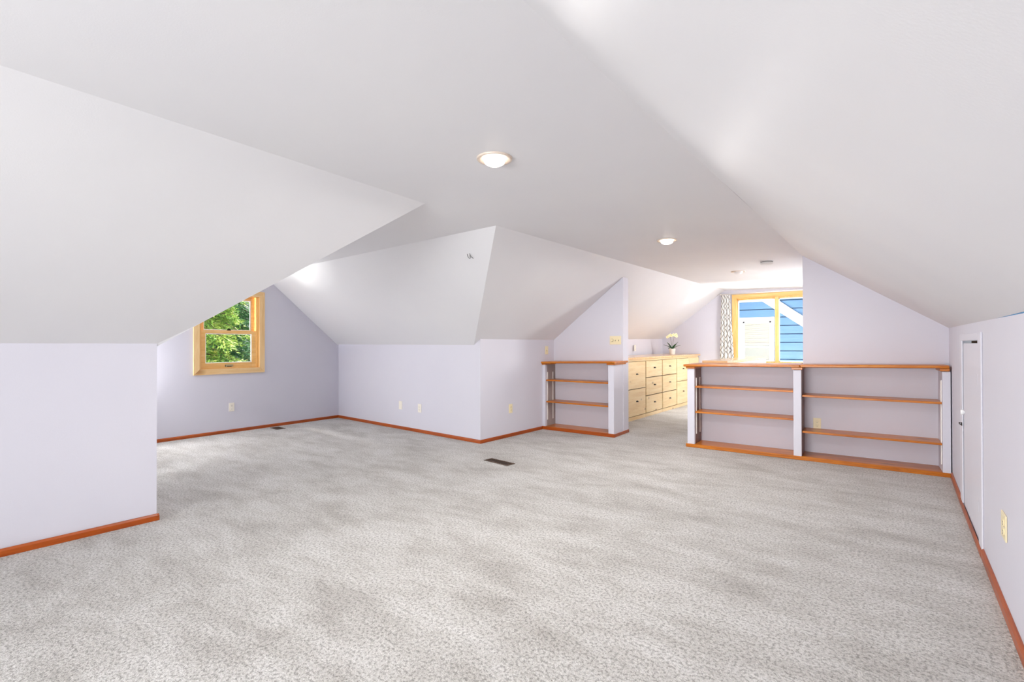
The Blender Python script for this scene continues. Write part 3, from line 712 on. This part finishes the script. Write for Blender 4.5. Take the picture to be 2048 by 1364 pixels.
for c_ in ((-3.18, -.06, .45, -2.985, -.030, 1.83), (-2.365, -.06, .45, -2.30, -.030, 1.83), (-2.985, -.06, 1.73, -2.365, -.030, 1.83), (-2.985, -.06, .45, -2.365, -.030, .55)):
    bx('window_casing', M['outwhite'], nh, *c_, bev=.004)
o = MB(); o.box(-2.985, -.075, .55, -2.945, -.05, 1.73); o.box(-2.405, -.075, .55, -2.365, -.05, 1.73); o.box(-2.985, -.075, 1.69, -2.365, -.05, 1.73); o.box(-2.945, -.075, 1.09, -2.405, -.05, 1.14); o.build('window_sash', M['outwhite'], nh, .003)
MB().box(-2.945, -.056, .55, -2.405, -.040, 1.09).build('window_screen', M['screen'], nh)
b_ = MB()
for k in range(17):
    zz = 1.15+k*.032; b_.prism([(-2.94, -.056, zz), (-2.94, -.066, zz+.004), (-2.94, -.058, zz+.028), (-2.94, -.053, zz+.024)], (.53, 0, 0))
b_.build('window_blind', M['blind'], nh)['kind'] = 'stuff'

# ------------------------------------------------------------------ conifer outside the dormer window
def conifer(x, y, label, seed, needles, nb, zlo, zhi, spread, dirs):
    rnd = random.Random(seed)
    r_ = empty('conifer_tree', (x, y, -3), 0, label, 'tree', 'conifers outside the small window')
    MB().tube([(0, 0, 0), (.03, .02, 2.5), (0, .05, 5.0), (0, 0, 6.8)], [.16, .13, .09, .03], 10).build('trunk', M['bark'], r_, smooth=True)
    lf = MB(); bk = MB(); vs = []; fs = []
    for k in range(nb):
        az = rnd.uniform(*dirs); z0 = rnd.uniform(zlo, zhi)+3; L_ = spread*rnd.uniform(.55, 1.0)*(1-.06*(z0-3))
        d = Vector((math.cos(az), math.sin(az), rnd.uniform(-.28, .12)))
        P0 = Vector((0, 0, z0)); pts = [P0+d*L_*t+Vector((0, 0, -.22*L_*t*t)) for t in (0, .3, .6, .85, 1)]
        bk.tube(pts, [.022, .016, .011, .006, .002], 5)
        side = d.cross(Vector((0, 0, 1))).normalized()
        for j in range(30):
            t = .2+.8*j/29; c = P0+d*L_*t+Vector((0, 0, -.22*L_*t*t)); sl = (.34*(1-t)+.14)*rnd.uniform(.7, 1.2)
            for sg in (-1, 1):
                tw = (side*sg+d*rnd.uniform(.4, .9)+Vector((0, 0, rnd.uniform(-.55, .15)))).normalized()
                for i in range(5):
                    c2 = c+tw*sl*(i/5)+Vector((0, 0, -.05*i*i/25)); nd = (tw+Vector((rnd.uniform(-.8, .8), rnd.uniform(-.8, .8), rnd.uniform(-.5, .5)))).normalized()
                    wv = nd.cross(Vector((rnd.uniform(-.4, .4), rnd.uniform(-.4, .4), 1))).normalized()*rnd.uniform(.010, .018); ln = rnd.uniform(.07, .12)
                    o0 = len(vs); vs += [c2, c2+nd*ln*.5+wv, c2+nd*ln, c2+nd*ln*.5-wv]; fs.append((o0, o0+1, o0+2, o0+3))
    bk.build('branches', M['bark'], r_)['kind'] = 'stuff'
    me = bpy.data.meshes.new('needles'); me.from_pydata([tuple(q) for q in vs], [], fs); me.materials.append(needles)
    fo = bpy.data.objects.new('foliage', me); COL.objects.link(fo); fo.parent = r_; fo['kind'] = 'stuff'
conifer(-10.4, 3.3, 'bright green conifer close outside the small window', 3, M['needles'], 260, -.3, 2.9, 1.30, (-math.pi, math.pi))
conifer(-13.2, 4.95, 'deeper green conifer standing behind the bright one', 5, M['needles_deep'], 170, -.5, 3.4, 1.45, (-math.pi, math.pi))
conifer(-16.4, 6.2, 'deep green conifer farthest from the house', 9, M['needles_deep'], 190, -.5, 4.0, 1.7, (-math.pi, math.pi))
gr = MB().box(-24, -6, -3.2, 6, 18, -3.0).build('ground', leafmat('lawn', '#2f4a22', '#4f6d31', '#6f8a45')); struct(gr, 'lawn outside', 'ground')
